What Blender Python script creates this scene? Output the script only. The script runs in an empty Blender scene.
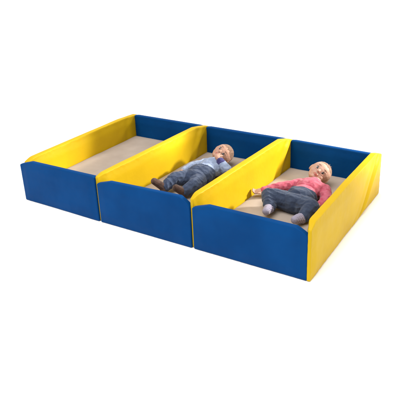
import bpy, bmesh, math, random
from math import sin, cos, exp, pi
from mathutils import Vector, Matrix, noise

S = 0.6                                   # one bay width, in metres
scene = bpy.context.scene
COL = scene.collection
random.seed(4)

# ------------------------------------------------------------------ helpers
def tag(o, label=None, cat=None, group=None, kind=None):
    for k, v in (('label', label), ('category', cat), ('group', group), ('kind', kind)):
        if v: o[k] = v
    return o

def link(name, me, mat=None, parent=None, smooth=True):
    me.name = name
    o = bpy.data.objects.new(name, me); COL.objects.link(o)
    if mat is not None:
        me.materials.clear(); me.materials.append(mat)
    if parent is not None:
        o.parent = parent
        o.matrix_parent_inverse = parent.matrix_world.inverted() if False else Matrix.Translation(-parent.location)
    if smooth:
        for p in me.polygons: p.use_smooth = True
    return o

def empty(name, loc):
    o = bpy.data.objects.new(name, None); COL.objects.link(o)
    o.location = loc; o.empty_display_size = 0.05
    return o

def sst(a, b, x):
    t = max(0.0, min(1.0, (x-a)/(b-a))); return t*t*(3-2*t)

# ------------------------------------------------------------------ materials
def new_mat(name):
    m = bpy.data.materials.new(name); m.use_nodes = True
    nt = m.node_tree; b = nt.nodes['Principled BSDF']
    return m, nt, b

def N(nt, t, **kw):
    n = nt.nodes.new(t)
    for k, v in kw.items():
        if k in n.inputs: n.inputs[k].default_value = v
        else: setattr(n, k, v)
    return n

def mixcol(nt, fac, a, b):
    m = nt.nodes.new('ShaderNodeMix'); m.data_type = 'RGBA'
    nt.links.new(fac, m.inputs[0]); m.inputs[6].default_value = (*a, 1); m.inputs[7].default_value = (*b, 1)
    return m.outputs[2]

def ramp(nt, fac, p0, p1):
    r = nt.nodes.new('ShaderNodeValToRGB'); r.color_ramp.elements[0].position = p0; r.color_ramp.elements[1].position = p1
    nt.links.new(fac, r.inputs[0]); return r.outputs[0]

def coords(nt):
    return nt.nodes.new('ShaderNodeTexCoord').outputs['Object']

def vinyl(name, c0, c1, rough, spec=0.4):
    m, nt, b = new_mat(name); co = coords(nt)
    n1 = N(nt, 'ShaderNodeTexNoise', Scale=5.0, Detail=4.0); nt.links.new(co, n1.inputs['Vector'])
    nt.links.new(mixcol(nt, ramp(nt, n1.outputs[0], .35, .65), c0, c1), b.inputs['Base Color'])
    n2 = N(nt, 'ShaderNodeTexNoise', Scale=22.0, Detail=5.0); nt.links.new(co, n2.inputs['Vector'])
    mr = N(nt, 'ShaderNodeMapRange'); mr.inputs[3].default_value = rough-.06; mr.inputs[4].default_value = rough+.10
    nt.links.new(n2.outputs[0], mr.inputs[0]); nt.links.new(mr.outputs[0], b.inputs['Roughness'])
    b.inputs['Specular IOR Level'].default_value = spec
    v = N(nt, 'ShaderNodeTexVoronoi', Scale=650.0); nt.links.new(co, v.inputs['Vector'])   # leather grain
    n3 = N(nt, 'ShaderNodeTexNoise', Scale=28.0, Detail=4.0, Roughness=.6); nt.links.new(co, n3.inputs['Vector'])
    b1 = N(nt, 'ShaderNodeBump', Strength=.12, Distance=.0006); nt.links.new(v.outputs['Distance'], b1.inputs['Height'])
    b2 = N(nt, 'ShaderNodeBump', Strength=.30, Distance=.004); nt.links.new(n3.outputs[0], b2.inputs['Height'])
    nt.links.new(b1.outputs[0], b2.inputs['Normal']); nt.links.new(b2.outputs[0], b.inputs['Normal'])
    return m

def fabric(name, c0, c1, scale=14.0, p0=.38, p1=.62, weave=900.0, rough=.9, bump=.5, detail=4.0):
    m, nt, b = new_mat(name); co = coords(nt)
    n1 = N(nt, 'ShaderNodeTexNoise', Scale=scale, Detail=detail, Roughness=.6); nt.links.new(co, n1.inputs['Vector'])
    nt.links.new(mixcol(nt, ramp(nt, n1.outputs[0], p0, p1), c0, c1), b.inputs['Base Color'])
    b.inputs['Roughness'].default_value = rough
    b.inputs['Specular IOR Level'].default_value = .2
    b.inputs['Sheen Weight'].default_value = .15
    n2 = N(nt, 'ShaderNodeTexNoise', Scale=weave, Detail=2.0); nt.links.new(co, n2.inputs['Vector'])
    b1 = N(nt, 'ShaderNodeBump', Strength=bump, Distance=.001); nt.links.new(n2.outputs[0], b1.inputs['Height'])
    nt.links.new(b1.outputs[0], b.inputs['Normal'])
    return m

def skin_mat(name, c0, c1):
    m, nt, b = new_mat(name); co = coords(nt)
    n1 = N(nt, 'ShaderNodeTexNoise', Scale=26.0, Detail=3.0); nt.links.new(co, n1.inputs['Vector'])
    nt.links.new(mixcol(nt, ramp(nt, n1.outputs[0], .35, .65), c0, c1), b.inputs['Base Color'])
    b.inputs['Roughness'].default_value = .62
    b.inputs['Specular IOR Level'].default_value = .3
    b.inputs['Subsurface Weight'].default_value = .25
    b.inputs['Subsurface Radius'].default_value = (.012, .005, .003)
    b.inputs['Subsurface Scale'].default_value = .5
    return m

def plain(name, c, rough=.5, spec=.5):
    m, nt, b = new_mat(name); co = coords(nt)
    n1 = N(nt, 'ShaderNodeTexNoise', Scale=60.0, Detail=2.0); nt.links.new(co, n1.inputs['Vector'])
    d = tuple(x*.8 if x < .9 else x for x in c)
    nt.links.new(mixcol(nt, n1.outputs[0], d, c), b.inputs['Base Color'])
    b.inputs['Roughness'].default_value = rough; b.inputs['Specular IOR Level'].default_value = spec
    return m

def stripes(name, c0, c1, scale, axis):
    m, nt, b = new_mat(name); co = coords(nt)
    w = N(nt, 'ShaderNodeTexWave', Scale=scale, Distortion=.6); w.bands_direction = axis
    nt.links.new(co, w.inputs['Vector'])
    nt.links.new(mixcol(nt, ramp(nt, w.outputs[1], .45, .6), c0, c1), b.inputs['Base Color'])
    b.inputs['Roughness'].default_value = .95
    n2 = N(nt, 'ShaderNodeTexNoise', Scale=500.0); nt.links.new(co, n2.inputs['Vector'])
    b1 = N(nt, 'ShaderNodeBump', Strength=.6, Distance=.001); nt.links.new(n2.outputs[0], b1.inputs['Height'])
    nt.links.new(b1.outputs[0], b.inputs['Normal'])
    return m

BLUE = vinyl('blue_vinyl', (.0008, .042, .158), (.0012, .052, .190), .50, .05)
YELLOW = vinyl('yellow_vinyl', (.55, .345, .006), (.60, .385, .006), .44, .10)
MAT = fabric('beige_mat', (.32, .255, .205), (.37, .30, .245), 9.0, .3, .7, 500.0, .85, .35)
DENIM_A = fabric('dark_denim', (.020, .029, .058), (.050, .068, .110), 26.0, .30, .75, 1100.0, .9, .8, 6.0)
DENIM_B = fabric('faded_denim', (.026, .038, .075), (.070, .092, .148), 26.0, .30, .75, 1100.0, .9, .8, 6.0)
PINK = fabric('pink_jersey', (.38, .055, .090), (.47, .12, .16), 34.0, .35, .65, 900.0, .9, .5)
PALE = fabric('pale_blue_jersey', (.19, .24, .35), (.31, .36, .48), 28.0, .3, .7, 900.0, .9, .5)
NAVY = fabric('navy_cuff', (.030, .025, .10), (.05, .045, .15), 30.0)
SKIN_A = skin_mat('skin_warm', (.41, .225, .160), (.43, .245, .178))
SKIN_B = skin_mat('skin_light', (.45, .265, .195), (.48, .285, .215))
LIP = plain('lips', (.46, .16, .12), .45)
EYEW = plain('eye_white', (.50, .45, .42), .15)
IRIS = plain('iris', (.018, .012, .012), .08)
HAIR_A = fabric('sparse_brown_hair', (.15, .08, .05), (.27, .16, .10), 60.0, .3, .7, 700.0, .7, .8)
HAIR_B = fabric('fine_brown_hair', (.14, .078, .05), (.25, .15, .10), 60.0, .3, .7, 700.0, .7, .8)
SHOE = fabric('brown_suede', (.05, .026, .018), (.10, .055, .040), 40.0)
SOCK = stripes('striped_sock', (.34, .31, .36), (.20, .17, .25), 62.0, 'X')
WHITE = plain('white_sweep', (.97, .97, .97), .6, .2)

# ------------------------------------------------------------------ padded panels
def lines(L, r, step):
    a = [0, r*.12, r*.35, r*.65, r]
    n = max(1, int(round((L-2*r)/step)))
    return a + [r+(L-2*r)*i/n for i in range(1, n)] + [L-x for x in reversed(a)]

def panel(name, A, B, T, top, mat, parent, r=.011, bend=None, seed=0, z0=0.0, step=.013, tap=None, puff=.009, wr=.0016, one=False):
    """padded board from A to B (plan, bay units); top(s, L) gives its height along the run"""
    A = Vector(A); B = Vector(B); L = (B-A).length; d = (B-A)/L; nrm = Vector((d.y, -d.x))   # nrm: right-hand side
    Hm = max(top(L*i/40, L) for i in range(41))
    ss = lines(L, r, step); zs = lines(Hm, r, step); ts = lines(T, r, T/5)
    bm = bmesh.new(); vd = {}
    def V(s, z, t):
        k = (round(s, 5), round(z, 5), round(t, 5))
        if k not in vd: vd[k] = bm.verts.new(k)
        return vd[k]
    def sheet(us, vs, f, flip):
        for i in range(len(us)-1):
            for j in range(len(vs)-1):
                q = [f(us[i], vs[j]), f(us[i+1], vs[j]), f(us[i+1], vs[j+1]), f(us[i], vs[j+1])]
                if flip: q.reverse()
                bm.faces.new(q)
    sheet(ss, zs, lambda a, b: V(a, b, 0), False); sheet(ss, zs, lambda a, b: V(a, b, T), True)
    sheet(ss, ts, lambda a, b: V(a, 0, b), True); sheet(ss, ts, lambda a, b: V(a, Hm, b), False)
    sheet(zs, ts, lambda a, b: V(0, a, b), False); sheet(zs, ts, lambda a, b: V(L, a, b), True)
    off = Vector((seed*7.3, seed*3.1, seed*1.7))
    for v in bm.verts:
        s, z, t = v.co
        c = Vector((min(max(s, r), L-r), min(max(z, r), Hm-r), min(max(t, r), T-r)))
        p = Vector((s, z, t)); q = p-c
        if q.length > 1e-7: p = c + q.normalized()*r
        s, z, t = p
        side = (t/T-.5)*2
        h = top(min(max(s, 0), L), L)
        ez = min(z, Hm-z); es = min(s, L-s)
        z = z*h/Hm
        w = sst(0, .10, ez)*sst(0, .10, es)
        tt = (t-T/2)
        if tap and one: tt = T/2-(T/2-tt)*tap(s, L)
        elif tap: tt *= tap(s, L)
        tt += side*puff*w
        # wrinkles: long soft ones plus small puckers near the sewn edges
        nv = Vector((s*3.0, z*5.0, side*2.0))+off
        tt += wr*1.6*noise.noise(nv)*sst(0, .05, es)
        pk = exp(-((min(ez, es)-.018)/.014)**2)
        tt += side*wr*1.2*noise.noise(Vector((s*30, z*30, side))+off)*pk
        z += wr*1.2*noise.noise(Vector((s*9, 3, 0))+off)*sst(0, .05, ez if z > h/2 else 0)
        if bend: tt += bend(s, z, side, L)
        P = A + d*s + nrm*tt
        v.co = Vector((P.x, P.y, z+z0))*S
    bmesh.ops.recalc_face_normals(bm, faces=bm.faces)
    me = bpy.data.meshes.new(name); bm.to_mesh(me); bm.free()
    return link(name, me, mat, parent)

pen = empty('baby_playpen', (1.5*S, .9*S, 0))
tag(pen, 'blue and yellow padded vinyl playpen divided into three open bays', 'playpen')

def chamf(h, hl, cl, hr, cr, rise=0.0):
    """top profile: height h, dropping to hl / hr over the end lengths cl / cr with a soft corner"""
    def f(s, L):
        y = h + rise*s/L
        a = hl + (y-hl)*min(1, (s/cl))**.9 if cl and s < cl else y
        t = max(0.0, L-s)
        b = hr + (y-hr)*min(1, (t/cr))**.75 if cr and t < cr else y
        return min(a, b)
    return f

FX = [-.018, .981, 2.004, 3.024]; FY = [.012, -.012, -.018, -.022]
BX = [-.002, 1.003, 2.016, 2.940]; BY = [1.785, 1.782, 1.785, 1.757]
g = .010
Tb = .050
# front boards (their outer faces stand on the front line)
def fb(k, x0, x1, y0, y1, prof, lab):
    o = panel('front_panel', (x0, y0+Tb/2), (x1, y1+Tb/2), Tb, prof, BLUE, pen, seed=k+1)
    return o
fb(0, -.022, FX[1]-g, .010, -.010, chamf(.424, .376, .16, .43, .02, .014), '')
fb(1, FX[1]+g, FX[2]-g, -.010, -.016, chamf(.420, .378, .15, .372, .10, .030), '')
fb(2, FX[2]+g, 3.027, -.016, -.022, chamf(.423, .372, .15, .366, .10, .003), '')
# back boards
for k in range(3):
    xa = BX[k]+.020; xb = BX[k+1]-.024
    ya = BY[k]-Tb/2-.004; yb = BY[k+1]-Tb/2-.004
    panel('back_panel', (xa, ya), (xb, yb), Tb, chamf(.402, .395, .05, .396, .05), BLUE, pen, seed=k+11)

# yellow boards, front to back; the cover is creased diagonally near the back end
def crease(y0, y1, amp, tail):
    """diagonal fold: at the top it crosses at y0, at the bottom at y1 (distance along the board)"""
    def f(s, z, side, L):
        if side < 0: amp_ = amp*.5
        else: amp_ = amp
        yc = y1 + (y0-y1)*(z/.46) + .012*sin(z*14)
        u = s-yc
        w = sst(.0, .05, z)*sst(.47, .40, z) if z < .47 else 0
        g1 = -1.0*exp(-(u/.038)**2)
        g2 = .75*exp(-((u-.075)/.038)**2)
        g3 = .35*exp(-((u+.09)/.05)**2) - .35*exp(-((u+.19)/.04)**2)
        return side*(amp_*(g1+g2+g3*.6)*w - tail*sst(.05, .2, u)*w*sst(L+.02, L-.12, s+0*z))
    return f
tp = lambda s, L: .44 + .56*sst(-.02, .12, s)
def yprof(h, hf, hb, cb):
    def f(s, L):
        a = hf + (h-hf)*sst(-.08, .10, s)
        t = max(0.0, L-s)
        b = hb + (h-hb)*min(1, t/cb)**.85
        return min(a, b)
    return f
YT = .061
panel('side_panel', (FX[0]+.030, FY[0]+.052), (BX[0]-.004, BY[0]), YT, yprof(.415, .365, .397, .3), YELLOW, pen, seed=21, wr=.003,
      bend=crease(1.55, 1.45, .004, .0))
panel('divider_panel', (FX[1], FY[1]+.022), (BX[1], BY[1]), YT, yprof(.449, .425, .396, .25), YELLOW, pen, seed=22, wr=.003,
      bend=crease(1.60, 1.30, .008, .006), tap=tp)
panel('divider_panel', (FX[2], FY[2]+.022), (BX[2], BY[2]), YT, yprof(.466, .425, .394, .24), YELLOW, pen, seed=23, wr=.003,
      bend=crease(1.66, 1.28, .013, .010), tap=tp)
panel('side_panel', (FX[3], FY[3]), (BX[3], BY[3]), YT, yprof(.472, .395, .402, .2), YELLOW, pen, seed=24, wr=.003,
      bend=crease(1.66, 1.14, .017, .004), tap=tp, one=True)

# floor mats
def floor_mat(k, zt, seed):
    x0f = FX[k]+.031 + (.03 if k == 0 else 0); x1f = FX[k+1]-.031; x0b = BX[k]+.031; x1b = BX[k+1]-.031
    y0 = .042; y1 = 1.722
    nx, ny = 40, 70
    bm = bmesh.new(); top = []
    rr = .015
    def pos(u, v, z, sh=0):
        xa = x0f+(x0b-x0f)*v+sh; xb = x1f+(x1b-x1f)*v-sh
        return Vector((xa+(xb-xa)*u, y0+sh+(y1-y0-2*sh)*v, z))*S
    for j in range(ny+1):
        row = []
        for i in range(nx+1):
            u, v = i/nx, j/ny
            e = min(u, 1-u, v, 1-v)
            z = zt + .006*noise.noise(Vector((u*3, v*5, seed))) + .0022*(1-2*abs(noise.noise(Vector((u*5+v*3, v*9-u*4, seed+4))))) - .010*(1-sst(0, .03, e))
            row.append(bm.verts.new(pos(u, v, z)))
        top.append(row)
    for j in range(ny):
        for i in range(nx):
            bm.faces.new((top[j][i], top[j][i+1], top[j+1][i+1], top[j+1][i]))
    ring = [top[0][i] for i in range(nx+1)] + [top[j][nx] for j in range(1, ny+1)] + [top[ny][i] for i in range(nx-1, -1, -1)] + [top[j][0] for j in range(ny-1, 0, -1)]
    low = [bm.verts.new(Vector((v.co.x, v.co.y, .004))) for v in ring]
    n = len(ring)
    for i in range(n): bm.faces.new((ring[(i+1) % n], ring[i], low[i], low[(i+1) % n]))
    bm.faces.new(low)
    bmesh.ops.recalc_face_normals(bm, faces=bm.faces)
    me = bpy.data.meshes.new('floor_mat'); bm.to_mesh(me); bm.free()
    link('floor_mat', me, MAT, pen)
floor_mat(0, .160, 1.0); floor_mat(1, .120, 2.0); floor_mat(2, .118, 3.0)

# ------------------------------------------------------------------ figures: blobs merged into one skin
class Blob:
    def __init__(s): s.bm = bmesh.new()
    def ball(s, c, r, rot=None, sub=3):
        """r: radius or three radii; rot: 3x3 matrix"""
        if not hasattr(r, '__len__'): r = (r, r, r)
        M = Matrix.Translation(Vector(c)) @ ((rot or Matrix.Identity(3)).to_4x4()) @ Matrix.Diagonal((*r, 1))
        bmesh.ops.create_icosphere(s.bm, subdivisions=sub, radius=1, matrix=M)
    def chain(s, pts, sub=2, flat=None, rot=None):
        """pts: (Vector, radius) joints; dense tapering run of balls"""
        for (a, ra), (b, rb) in zip(pts[:-1], pts[1:]):
            a = Vector(a); b = Vector(b); L = (b-a).length
            n = max(1, int(L/(min(ra, rb)*.22)))
            for i in range(n+1):
                t = i/n; q = a.lerp(b, t); rr = ra+(rb-ra)*t
                s.ball(q, rr if flat is None else (rr, rr*flat, rr), rot, sub)
    def build(s, name, mat, parent, voxel=.0022, smooth=4, disp=None, scale=S, cut=None):
        for v in s.bm.verts: v.co *= scale
        me = bpy.data.meshes.new('raw'); s.bm.to_mesh(me); s.bm.free()
        o = bpy.data.objects.new('raw', me); COL.objects.link(o)
        m = o.modifiers.new('r', 'REMESH'); m.mode = 'VOXEL'; m.voxel_size = voxel
        m = o.modifiers.new('s', 'SMOOTH'); m.factor = .5; m.iterations = smooth
        dg = bpy.context.evaluated_depsgraph_get(); dg.update()
        out = bpy.data.meshes.new_from_object(o.evaluated_get(dg))
        bpy.data.objects.remove(o); bpy.data.meshes.remove(me)
        if disp:
            ns = [v.normal.copy() for v in out.vertices]
            for v, n_ in zip(out.vertices, ns): v.co += n_*disp(v.co, n_)
        if cut:
            b2 = bmesh.new(); b2.from_mesh(out)
            bmesh.ops.delete(b2, geom=[v for v in b2.verts if cut(v.co/scale)], context='VERTS')
            b2.to_mesh(out); b2.free()
        return link(name, out, mat, parent)

def frame(F, Uhint):
    """columns: X = the figure's left, Y = face direction, Z = crown"""
    Y = Vector(F).normalized(); Z = (Vector(Uhint)-Y*Y.dot(Vector(Uhint))).normalized(); X = Y.cross(Z)
    return Matrix((X, Y, Z)).transposed()

def folds(seed, amp, fr=(26, 26, 26), amp2=None, fr2=70):
    o = Vector((seed*3.3, seed*1.9, seed))
    def f(p, n):
        q = Vector((p.x*fr[0], p.y*fr[1], p.z*fr[2]))+o
        a = 1-abs(noise.noise(q))*2.2
        b = noise.noise(p*fr2+o)
        return amp*(a-.5) + (amp2 if amp2 is not None else amp*.35)*b
    return f

def hand(B, wrist, direc, palm_n, r=.034, curl=.5, thumb=1):
    """five separate curled fingers off a small padded palm. palm_n: way the palm faces"""
    d = Vector(direc).normalized(); pn = Vector(palm_n); pn = (pn-d*d.dot(pn)).normalized(); sd = d.cross(pn)*thumb
    w = Vector(wrist); c = w+d*.034
    M = Matrix((sd, d, pn)).transposed()
    B.ball(c, (.031, .036, .018), M)
    B.ball(w+d*.008, .024)
    for i, (o_, ln) in enumerate(((.023, .040), (.008, .046), (-.008, .043), (-.022, .034))):
        p = c + sd*o_ + d*.028; rad = .0092-(i == 3)*.001
        q = [(p, rad)]; ang = curl*.35
        for k in range(3):
            dd = d*cos(ang)+pn*sin(ang)+sd*o_*2.5; p = p+dd*ln*(.42, .33, .27)[k]; rad *= .93
            q.append((p, rad)); ang += curl*.9
        B.chain(q)
    t0 = c+sd*.020-d*.012; t1 = t0+(sd*.8+d*.5+pn*.3).normalized()*.026; t2 = t1+(sd*.2+d*.9+pn*.4).normalized()*.020
    B.chain([(t0, .0125), (t1, .0100), (t2, .0085)])

def head(B, c, R, k=1.0):
    """baby head: wide skull, full cheeks, small nose and chin; returns a local->bay-unit mapper"""
    P = lambda x, y, z: Vector(c)+R@Vector((x, y, z))*k
    B.ball(P(0, -.012, .018), (.098*k, .112*k, .098*k), R)        # skull
    B.ball(P(0, .022, .030), (.082*k, .076*k, .070*k), R)         # forehead
    B.ball(P(0, .026, -.030), (.076*k, .064*k, .068*k), R)        # face
    for s in (-1, 1):
        B.ball(P(s*.036, .050, -.032), (.034*k, .034*k, .032*k), R)   # cheeks
        B.ball(P(s*.032, .078, .024), (.026*k, .013*k, .009*k), R)    # brow
        B.ball(P(s*.032, .079, -.012), (.021*k, .010*k, .006*k), R)   # lower lid
        # ear: rim and lobe round a hollow
        for a in range(9):
            an = -1.3+a*.36
            B.ball(P(s*(.091+.008*cos(an)), -.014-.012*cos(an)*0-.010+.016*sin(a*.35), -.004+.026*sin(an)), .0075*k, R, 2)
        B.ball(P(s*.089, -.012, -.006), (.010*k, .017*k, .020*k), R, 2)
        B.ball(P(s*.010, .098, -.019), (.0075*k, .008*k, .0065*k), R, 2)     # nostril wings
    B.chain([(P(0, .089, .004), .010*k), (P(0, .102, -.015), .0115*k)])
    B.ball(P(0, .086, -.046), (.026*k, .014*k, .017*k), R)        # muzzle
    B.ball(P(0, .070, -.076), (.024*k, .022*k, .018*k), R)        # chin
    B.ball(P(0, .040, -.074), (.050*k, .034*k, .024*k), R)        # soft underchin
    return P

def face_parts(body, P, R, hairmat, hair_cut, k=1.0, mouth_open=.0, tuft=None):
    for s in (-1, 1):
        e = Blob(); e.ball(P(s*.032, .0785, .004), (.0190*k, .0125*k, .0130*k), R); o = e.build('eye', EYEW, body, .0011, 1)
        i = Blob(); i.ball(P(s*.031, .0890, .004), (.0132*k, .0046*k, .0132*k), R); i.build('iris', IRIS, o, .0008, 1)
        o2 = Blob(); o2.chain([(P(s*.014, .090, .0140), .0026), (P(s*.032, .0925, .0185), .0030), (P(s*.049, .083, .0130), .0024)])
        o2.build('eyelid', LASH, body, .0010, 1)
        b = Blob(); b.chain([(P(s*.015, .0935, .0330), .0026), (P(s*.033, .0935, .0395), .0030), (P(s*.052, .0820, .0345), .0022)])
        b.build('eyebrow', BROW, body, .0010, 1)
    l = Blob()
    l.chain([(P(-.019, .093, -.050), .0030), (P(-.006, .1005, -.0465), .0044), (P(0, .1005, -.048), .0038), (P(.006, .1005, -.0465), .0044), (P(.019, .093, -.050), .0030)])
    l.chain([(P(-.015, .094, -.053), .0032), (P(0, .0990, -.0575), .0052), (P(.015, .094, -.053), .0032)])
    l.build('lips', LIP, body, .0010, 1)
    Ri = R.inverted(); c0 = P(0, 0, 0)
    h = Blob()
    h.ball(P(0, -.012, .020), (.1030*k, .1170*k, .1030*k), R, 4); h.ball(P(0, .020, .032), (.0850*k, .0795*k, .0735*k), R, 4)
    def hair_off(q, p):
        e = q.z-hair_cut(q)
        return -.0034*(1-sst(.0, .045, e)) + .0010*noise.noise(Vector((q.x*90, q.y*18, q.z*18))) + .0007*noise.noise(Vector((q.x*240, q.y*40, q.z*40)))
    def cut(p):
        q = Ri@(p-c0)
        return q.z < hair_cut(q)-.01
    ho = h.build('hair', hairmat, body, .0014, 1, disp=lambda p, n: hair_off(Ri@(p/S-c0), p), cut=cut)
    if tuft:
        t = Blob()
        for a, b_ in tuft: t.chain([(P(*a), .0045), (P(*b_), .0018)])
        t.build('hair_tuft', hairmat, ho, .0012, 1)

LASH = plain('lash', (.16, .075, .05), .6)
BROW = plain('brow', (.30, .16, .10), .7)

exec_baby = None
def V3(*a): return Vector(a)

# ------- the baby in pink and denim, right-hand bay
def baby_pink():
    root_c = (2.53*S, .80*S, .118*S)
    B = Blob()
    R = frame((.34, -.64, .62), (.42, .62, .38))
    hc = V3(2.515, 1.365, .262)
    P = head(B, hc, R, 1.05)
    neck = V3(2.535, 1.235, .215); chest = V3(2.545, 1.10, .215); belly = V3(2.545, .94, .215); pel = V3(2.55, .80, .205)
    shR = V3(2.425, 1.175, .205); elR = V3(2.265, 1.045, .195); wrR = V3(2.150, .945, .180)
    shL = V3(2.665, 1.150, .205); elL = V3(2.735, 1.020, .190); wrL = V3(2.730, .905, .175)
    hipR = V3(2.485, .79, .20); knR = V3(2.310, .760, .235); anR = V3(2.375, .640, .180)
    hipL = V3(2.62, .78, .20); knL = V3(2.725, .725, .230); anL = V3(2.700, .610, .175)
    B.chain([(hc+R@V3(0, -.02, -.05), .058), (neck, .056)])
    Rt = frame((0, 0, 1), (-.05, 1, 0))
    B.ball(chest, (.112, .080, .12), Rt); B.ball(belly, (.110, .085, .12), Rt); B.ball(pel, (.105, .08, .09), Rt)
    B.chain([(shR, .042), (elR, .034), (wrR, .024)]); B.chain([(shL, .042), (elL, .034), (wrL, .024)])
    B.chain([(hipR, .062), (knR, .048), (anR, .034)]); B.chain([(hipL, .062), (knL, .048), (anL, .034)])
    hand(B, wrR, (-.75, -.55, -.10), (.1, -.3, .9), curl=.55, thumb=-1)
    hand(B, wrL, (-.25, -.95, -.15), (-.9, .1, .2), curl=.7, thumb=1)
    body = B.build('person', SKIN_B, None, .0018, 6)
    tag(body, 'baby in pink top, jeans and striped socks lying in the right bay', 'person')
    # sleeves and body of the top
    T = Blob()
    T.ball(chest+V3(0, .0, .004), (.130, .094, .128), Rt); T.ball(belly+V3(0, 0, .002), (.120, .086, .125), Rt)
    T.chain([(neck+V3(0, -.025, 0), .070), (chest, .085)])
    T.chain([(chest+V3(-.05, .02, 0), .072), (shR, .060), (elR, .049), (wrR+V3(.018, .016, 0), .038)])
    T.chain([(chest+V3(.05, .02, 0), .072), (shL, .060), (elL, .050), (wrL+V3(.0, .028, 0), .040)])
    top = T.build('shirt', PINK, body, .0025, 3, disp=folds(1, .0035, (24, 34, 24), .0014))
    c = Blob(); c.chain([(wrR+V3(.022, .018, 0), .040), (wrR+V3(.006, .005, 0), .038)]); c.build('cuff', PINK, top, .002, 2)
    c = Blob(); c.chain([(wrL+V3(0, .030, 0), .042), (wrL+V3(0, .008, 0), .040)]); c.build('cuff', PINK, top, .002, 2)
    # collar roll
    c = Blob(); pts = []
    for a in range(17):
        an = a/16*2*pi; pts.append((neck+V3(0, -.018, -.002)+Rt@V3(.068*cos(an), .060*sin(an), -.012*sin(an)), .0105))
    c.chain(pts); c.build('collar', PINK, top, .002, 2)
    J = Blob()
    J.ball(pel+V3(0, .07, .004), (.138, .108, .115), Rt); J.ball(pel+V3(-.002, .15, .006), (.137, .108, .150), Rt); J.ball(pel+V3(0, -.03, 0), (.125, .098, .075), Rt)
    J.chain([(hipR+V3(.01, 0, 0), .090), (hipR.lerp(knR, .55), .084), (knR, .072), (knR.lerp(anR, .6), .064), (anR+V3(-.003, .014, .006), .056)])
    J.chain([(hipL+V3(-.01, 0, 0), .090), (hipL.lerp(knL, .55), .084), (knL, .070), (knL.lerp(anL, .6), .062), (anL+V3(.006, .012, .006), .055)])
    je = J.build('jeans', DENIM_A, body, .0025, 2, disp=folds(5, .0036, (20, 46, 30), .0008, 90), cut=lambda p: p.y-.25*(p.x-pel.x)**2*8 > pel.y+.112)
    for an_, tip in ((anR, V3(2.400, .530, .185)), (anL, V3(2.675, .510, .180))):
        s = Blob(); d = (tip-an_); d.z = 0
        s.chain([(an_+V3(0, .02, .01), .044), (an_-V3(0, 0, .003), .048), (an_+d*.55+V3(0, 0, .012), .042), (an_+d+V3(0, 0, .018), .035)])
        s.ball(an_+V3(0, -.005, -.018), .036)
        s.build('sock', SOCK, body, .0022, 3, disp=folds(9, .0012, (40, 40, 40)))
    face_parts(body, P, R, HAIR_A, lambda q: .050 - .75*max(0, -q.y-.01) - .10*abs(q.x) + .006*noise.noise(q*60),
               tuft=[((0, -.02+.01*i, .108), (-.012+.012*i, -.030+.004*i, .138-.006*(i % 2))) for i in range(-1, 3)])

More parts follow.
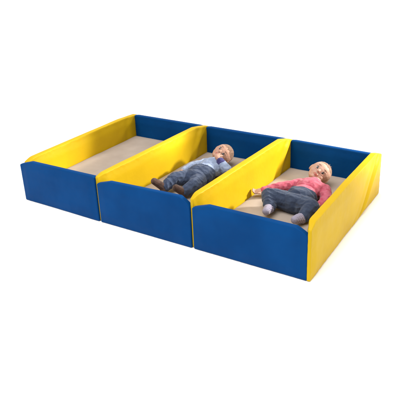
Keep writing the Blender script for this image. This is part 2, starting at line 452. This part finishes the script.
# ------- the baby in pale blue, middle bay
def baby_blue():
    B = Blob()
    R = frame((.32, -.64, .62), (.62, .55, .38))
    hc = V3(1.435, 1.395, .262)
    P = head(B, hc, R, 1.0)
    neck = V3(1.455, 1.275, .220); chest = V3(1.475, 1.135, .215); belly = V3(1.465, .99, .215); pel = V3(1.472, .86, .205)
    shR = V3(1.355, 1.21, .205); elR = V3(1.265, 1.09, .200); wrR = V3(1.245, .965, .195)
    shL = V3(1.590, 1.180, .215); elL = V3(1.665, 1.110, .235); wrL = V3(1.530, 1.155, .322)
    hipR = V3(1.415, .85, .20); knR = V3(1.335, .690, .235); anR = V3(1.305, .560, .185)
    hipL = V3(1.53, .82, .20); knL = V3(1.575, .665, .225); anL = V3(1.525, .565, .180)
    B.chain([(hc+R@V3(0, -.02, -.05), .058), (neck, .056)])
    Rt = frame((0, 0, 1), (-.08, 1, 0))
    B.ball(chest, (.110, .080, .12), Rt); B.ball(belly, (.108, .083, .12), Rt); B.ball(pel, (.103, .08, .09), Rt)
    B.chain([(shR, .042), (elR, .034), (wrR, .024)]); B.chain([(shL, .042), (elL, .036), (wrL, .024)])
    B.chain([(hipR, .062), (knR, .048), (anR, .034)]); B.chain([(hipL, .062), (knL, .048), (anL, .034)])
    hand(B, wrR, (-.35, -.9, -.1), (.3, 0, -.9), curl=.5, thumb=1)
    hand(B, wrL, (-.50, .78, .14), (-.2, .45, -.30), curl=.55, thumb=-1)
    body = B.build('person', SKIN_A, None, .0018, 6)
    tag(body, 'baby in pale blue top and brown shoes lying in the middle bay, hand at mouth', 'person')
    T = Blob()
    T.ball(chest+V3(0, .0, .004), (.128, .094, .128), Rt); T.ball(belly+V3(0, 0, .002), (.118, .085, .125), Rt)
    T.chain([(neck+V3(0, -.025, 0), .070), (chest, .085)])
    T.chain([(chest+V3(-.05, .02, 0), .072), (shR, .060), (elR, .050), (wrR+V3(0, .035, 0), .040)])
    T.chain([(chest+V3(.05, .02, 0), .072), (shL, .060), (elL, .050), (elL.lerp(wrL, .66), .038)])
    top = T.build('shirt', PALE, body, .0025, 3, disp=folds(2, .0038, (24, 34, 24), .0014))
    c = Blob(); c.chain([(elL.lerp(wrL, .58), .0430), (elL.lerp(wrL, .68), .0425)]); c.build('cuff', NAVY, top, .0016, 2)
    c = Blob(); c.chain([(wrR+V3(0, .045, 0), .042), (wrR+V3(0, .02, 0), .040)]); c.build('cuff', PALE, top, .002, 2)
    c = Blob(); pts = []
    for a in range(17):
        an = a/16*2*pi; pts.append((neck+V3(0, -.018, -.002)+Rt@V3(.068*cos(an), .060*sin(an), -.012*sin(an)), .0105))
    c.chain(pts); c.build('collar', PALE, top, .002, 2)
    J = Blob()
    J.ball(pel+V3(-.002, .07, .004), (.134, .106, .115), Rt); J.ball(pel+V3(-.010, .15, .006), (.134, .107, .150), Rt); J.ball(pel+V3(0, -.03, 0), (.120, .095, .075), Rt)
    J.chain([(hipR+V3(.01, 0, 0), .084), (hipR.lerp(knR, .55), .074), (knR, .064), (knR.lerp(anR, .6), .058), (anR+V3(.006, .014, .006), .052)])
    J.chain([(hipL+V3(-.01, 0, 0), .084), (hipL.lerp(knL, .55), .074), (knL, .063), (knL.lerp(anL, .6), .057), (anL+V3(.006, .012, .006), .052)])
    je = J.build('jeans', DENIM_B, body, .0025, 2, disp=folds(7, .0036, (20, 46, 30), .0008, 90), cut=lambda p: p.y-.10*(p.x-pel.x)-.25*(p.x-pel.x)**2*8 > pel.y+.112)
    for an_, tip in ((anR, V3(1.243, .495, .262)), (anL, V3(1.490, .495, .245))):
        s = Blob(); d = (tip-an_)
        s.chain([(an_+V3(0, .0, .0), .042), (an_+d*.5, .038), (an_+d, .034)])
        s.ball(an_+V3(0, -.01, -.014), .038)
        so = s.build('shoe', SHOE, body, .0022, 3)
    face_parts(body, P, R, HAIR_B, lambda q: .076 - .75*max(0, -q.y-.01) - .10*abs(q.x) + .006*noise.noise(q*60))

baby_pink()
baby_blue()

# ------------------------------------------------------------------ setting: one white studio floor
bm = bmesh.new(); bmesh.ops.create_grid(bm, x_segments=2, y_segments=2, size=60.0)
me = bpy.data.meshes.new('ground'); bm.to_mesh(me); bm.free()
gr = link('ground', me, WHITE, None, False); tag(gr, kind='structure'); gr.location = (0, 0, -.001)

# ------------------------------------------------------------------ light: high-key studio
w = bpy.data.worlds.new('World'); scene.world = w; w.use_nodes = True
bg = w.node_tree.nodes['Background']; bg.inputs[0].default_value = (1, 1, 1, 1); bg.inputs[1].default_value = .70

def aim(o, target):
    o.rotation_euler = (Vector(target)-o.location).to_track_quat('-Z', 'Y').to_euler()
def sun(name, loc, strength, ang, color=(1, 1, 1)):
    l = bpy.data.lights.new(name, 'SUN'); l.energy = strength; l.angle = math.radians(ang); l.color = color
    o = bpy.data.objects.new(name, l); COL.objects.link(o); o.location = loc; aim(o, (0, 0, 0)); return o
def area(name, loc, tgt, energy, size, color=(1, 1, 1)):
    l = bpy.data.lights.new(name, 'AREA'); l.energy = energy; l.size = size; l.color = color
    o = bpy.data.objects.new(name, l); COL.objects.link(o); o.location = loc; aim(o, tgt); return o
sun('added_overhead_sun', (-.2, -1.0, 3.0), 3.0, 45)  # broad sun lamp added overhead to drive the ground to white
key = area('key_lamp', (.9+6.6*.72, .9+6.6*.66, 3.1), (.9, .6, .1), 120, 1.0, (1, .96, .88))

def spot(tgt, energy, deg, blend, soft):
    l = bpy.data.lights.new('added_warm_spot', 'SPOT'); l.energy = energy; l.spot_size = math.radians(deg); l.spot_blend = blend
    l.shadow_soft_size = soft; l.color = (1, .97, .90)
    o = bpy.data.objects.new('added_warm_spot', l); COL.objects.link(o); o.location = Vector((5.0, 3.6, 1.9))*S; aim(o, Vector(tgt)*S)
spot((1.50, .62, .25), 560, 25, .6, .12)  # added to brighten the dividers' inner faces, cone kept off the outer panel
spot((.02, .52, .30), 420, 8.5, .7, .05)  # narrow lamp added to make the bright patch on the left side panel

# ------------------------------------------------------------------ camera
cx, cy, cz, yaw, pit, rol, f = 4.62461, -3.69655, 2.50411, -.60106, .42905, -.04749, 622.43
fw = Vector((sin(yaw)*cos(pit), cos(yaw)*cos(pit), -sin(pit)))
r_ = Vector((cos(yaw), -sin(yaw), 0)); u_ = r_.cross(fw)
r2 = r_*cos(rol)+u_*sin(rol); u2 = -r_*sin(rol)+u_*cos(rol)
cam = bpy.data.cameras.new('Camera'); co = bpy.data.objects.new('Camera', cam); COL.objects.link(co)
M = Matrix((r2, u2, -fw)).transposed().to_4x4(); M.translation = Vector((cx, cy, cz))*S
co.matrix_world = M
cam.sensor_width = 36; cam.lens = f/400*36; cam.clip_start = .05; cam.clip_end = 300
scene.camera = co
scene.render.resolution_x = 1024; scene.render.resolution_y = 1024
vs = scene.view_settings
vs.view_transform = 'Standard'; vs.look = 'None'; vs.exposure = 0; vs.gamma = 1; vs.use_curve_mapping = False
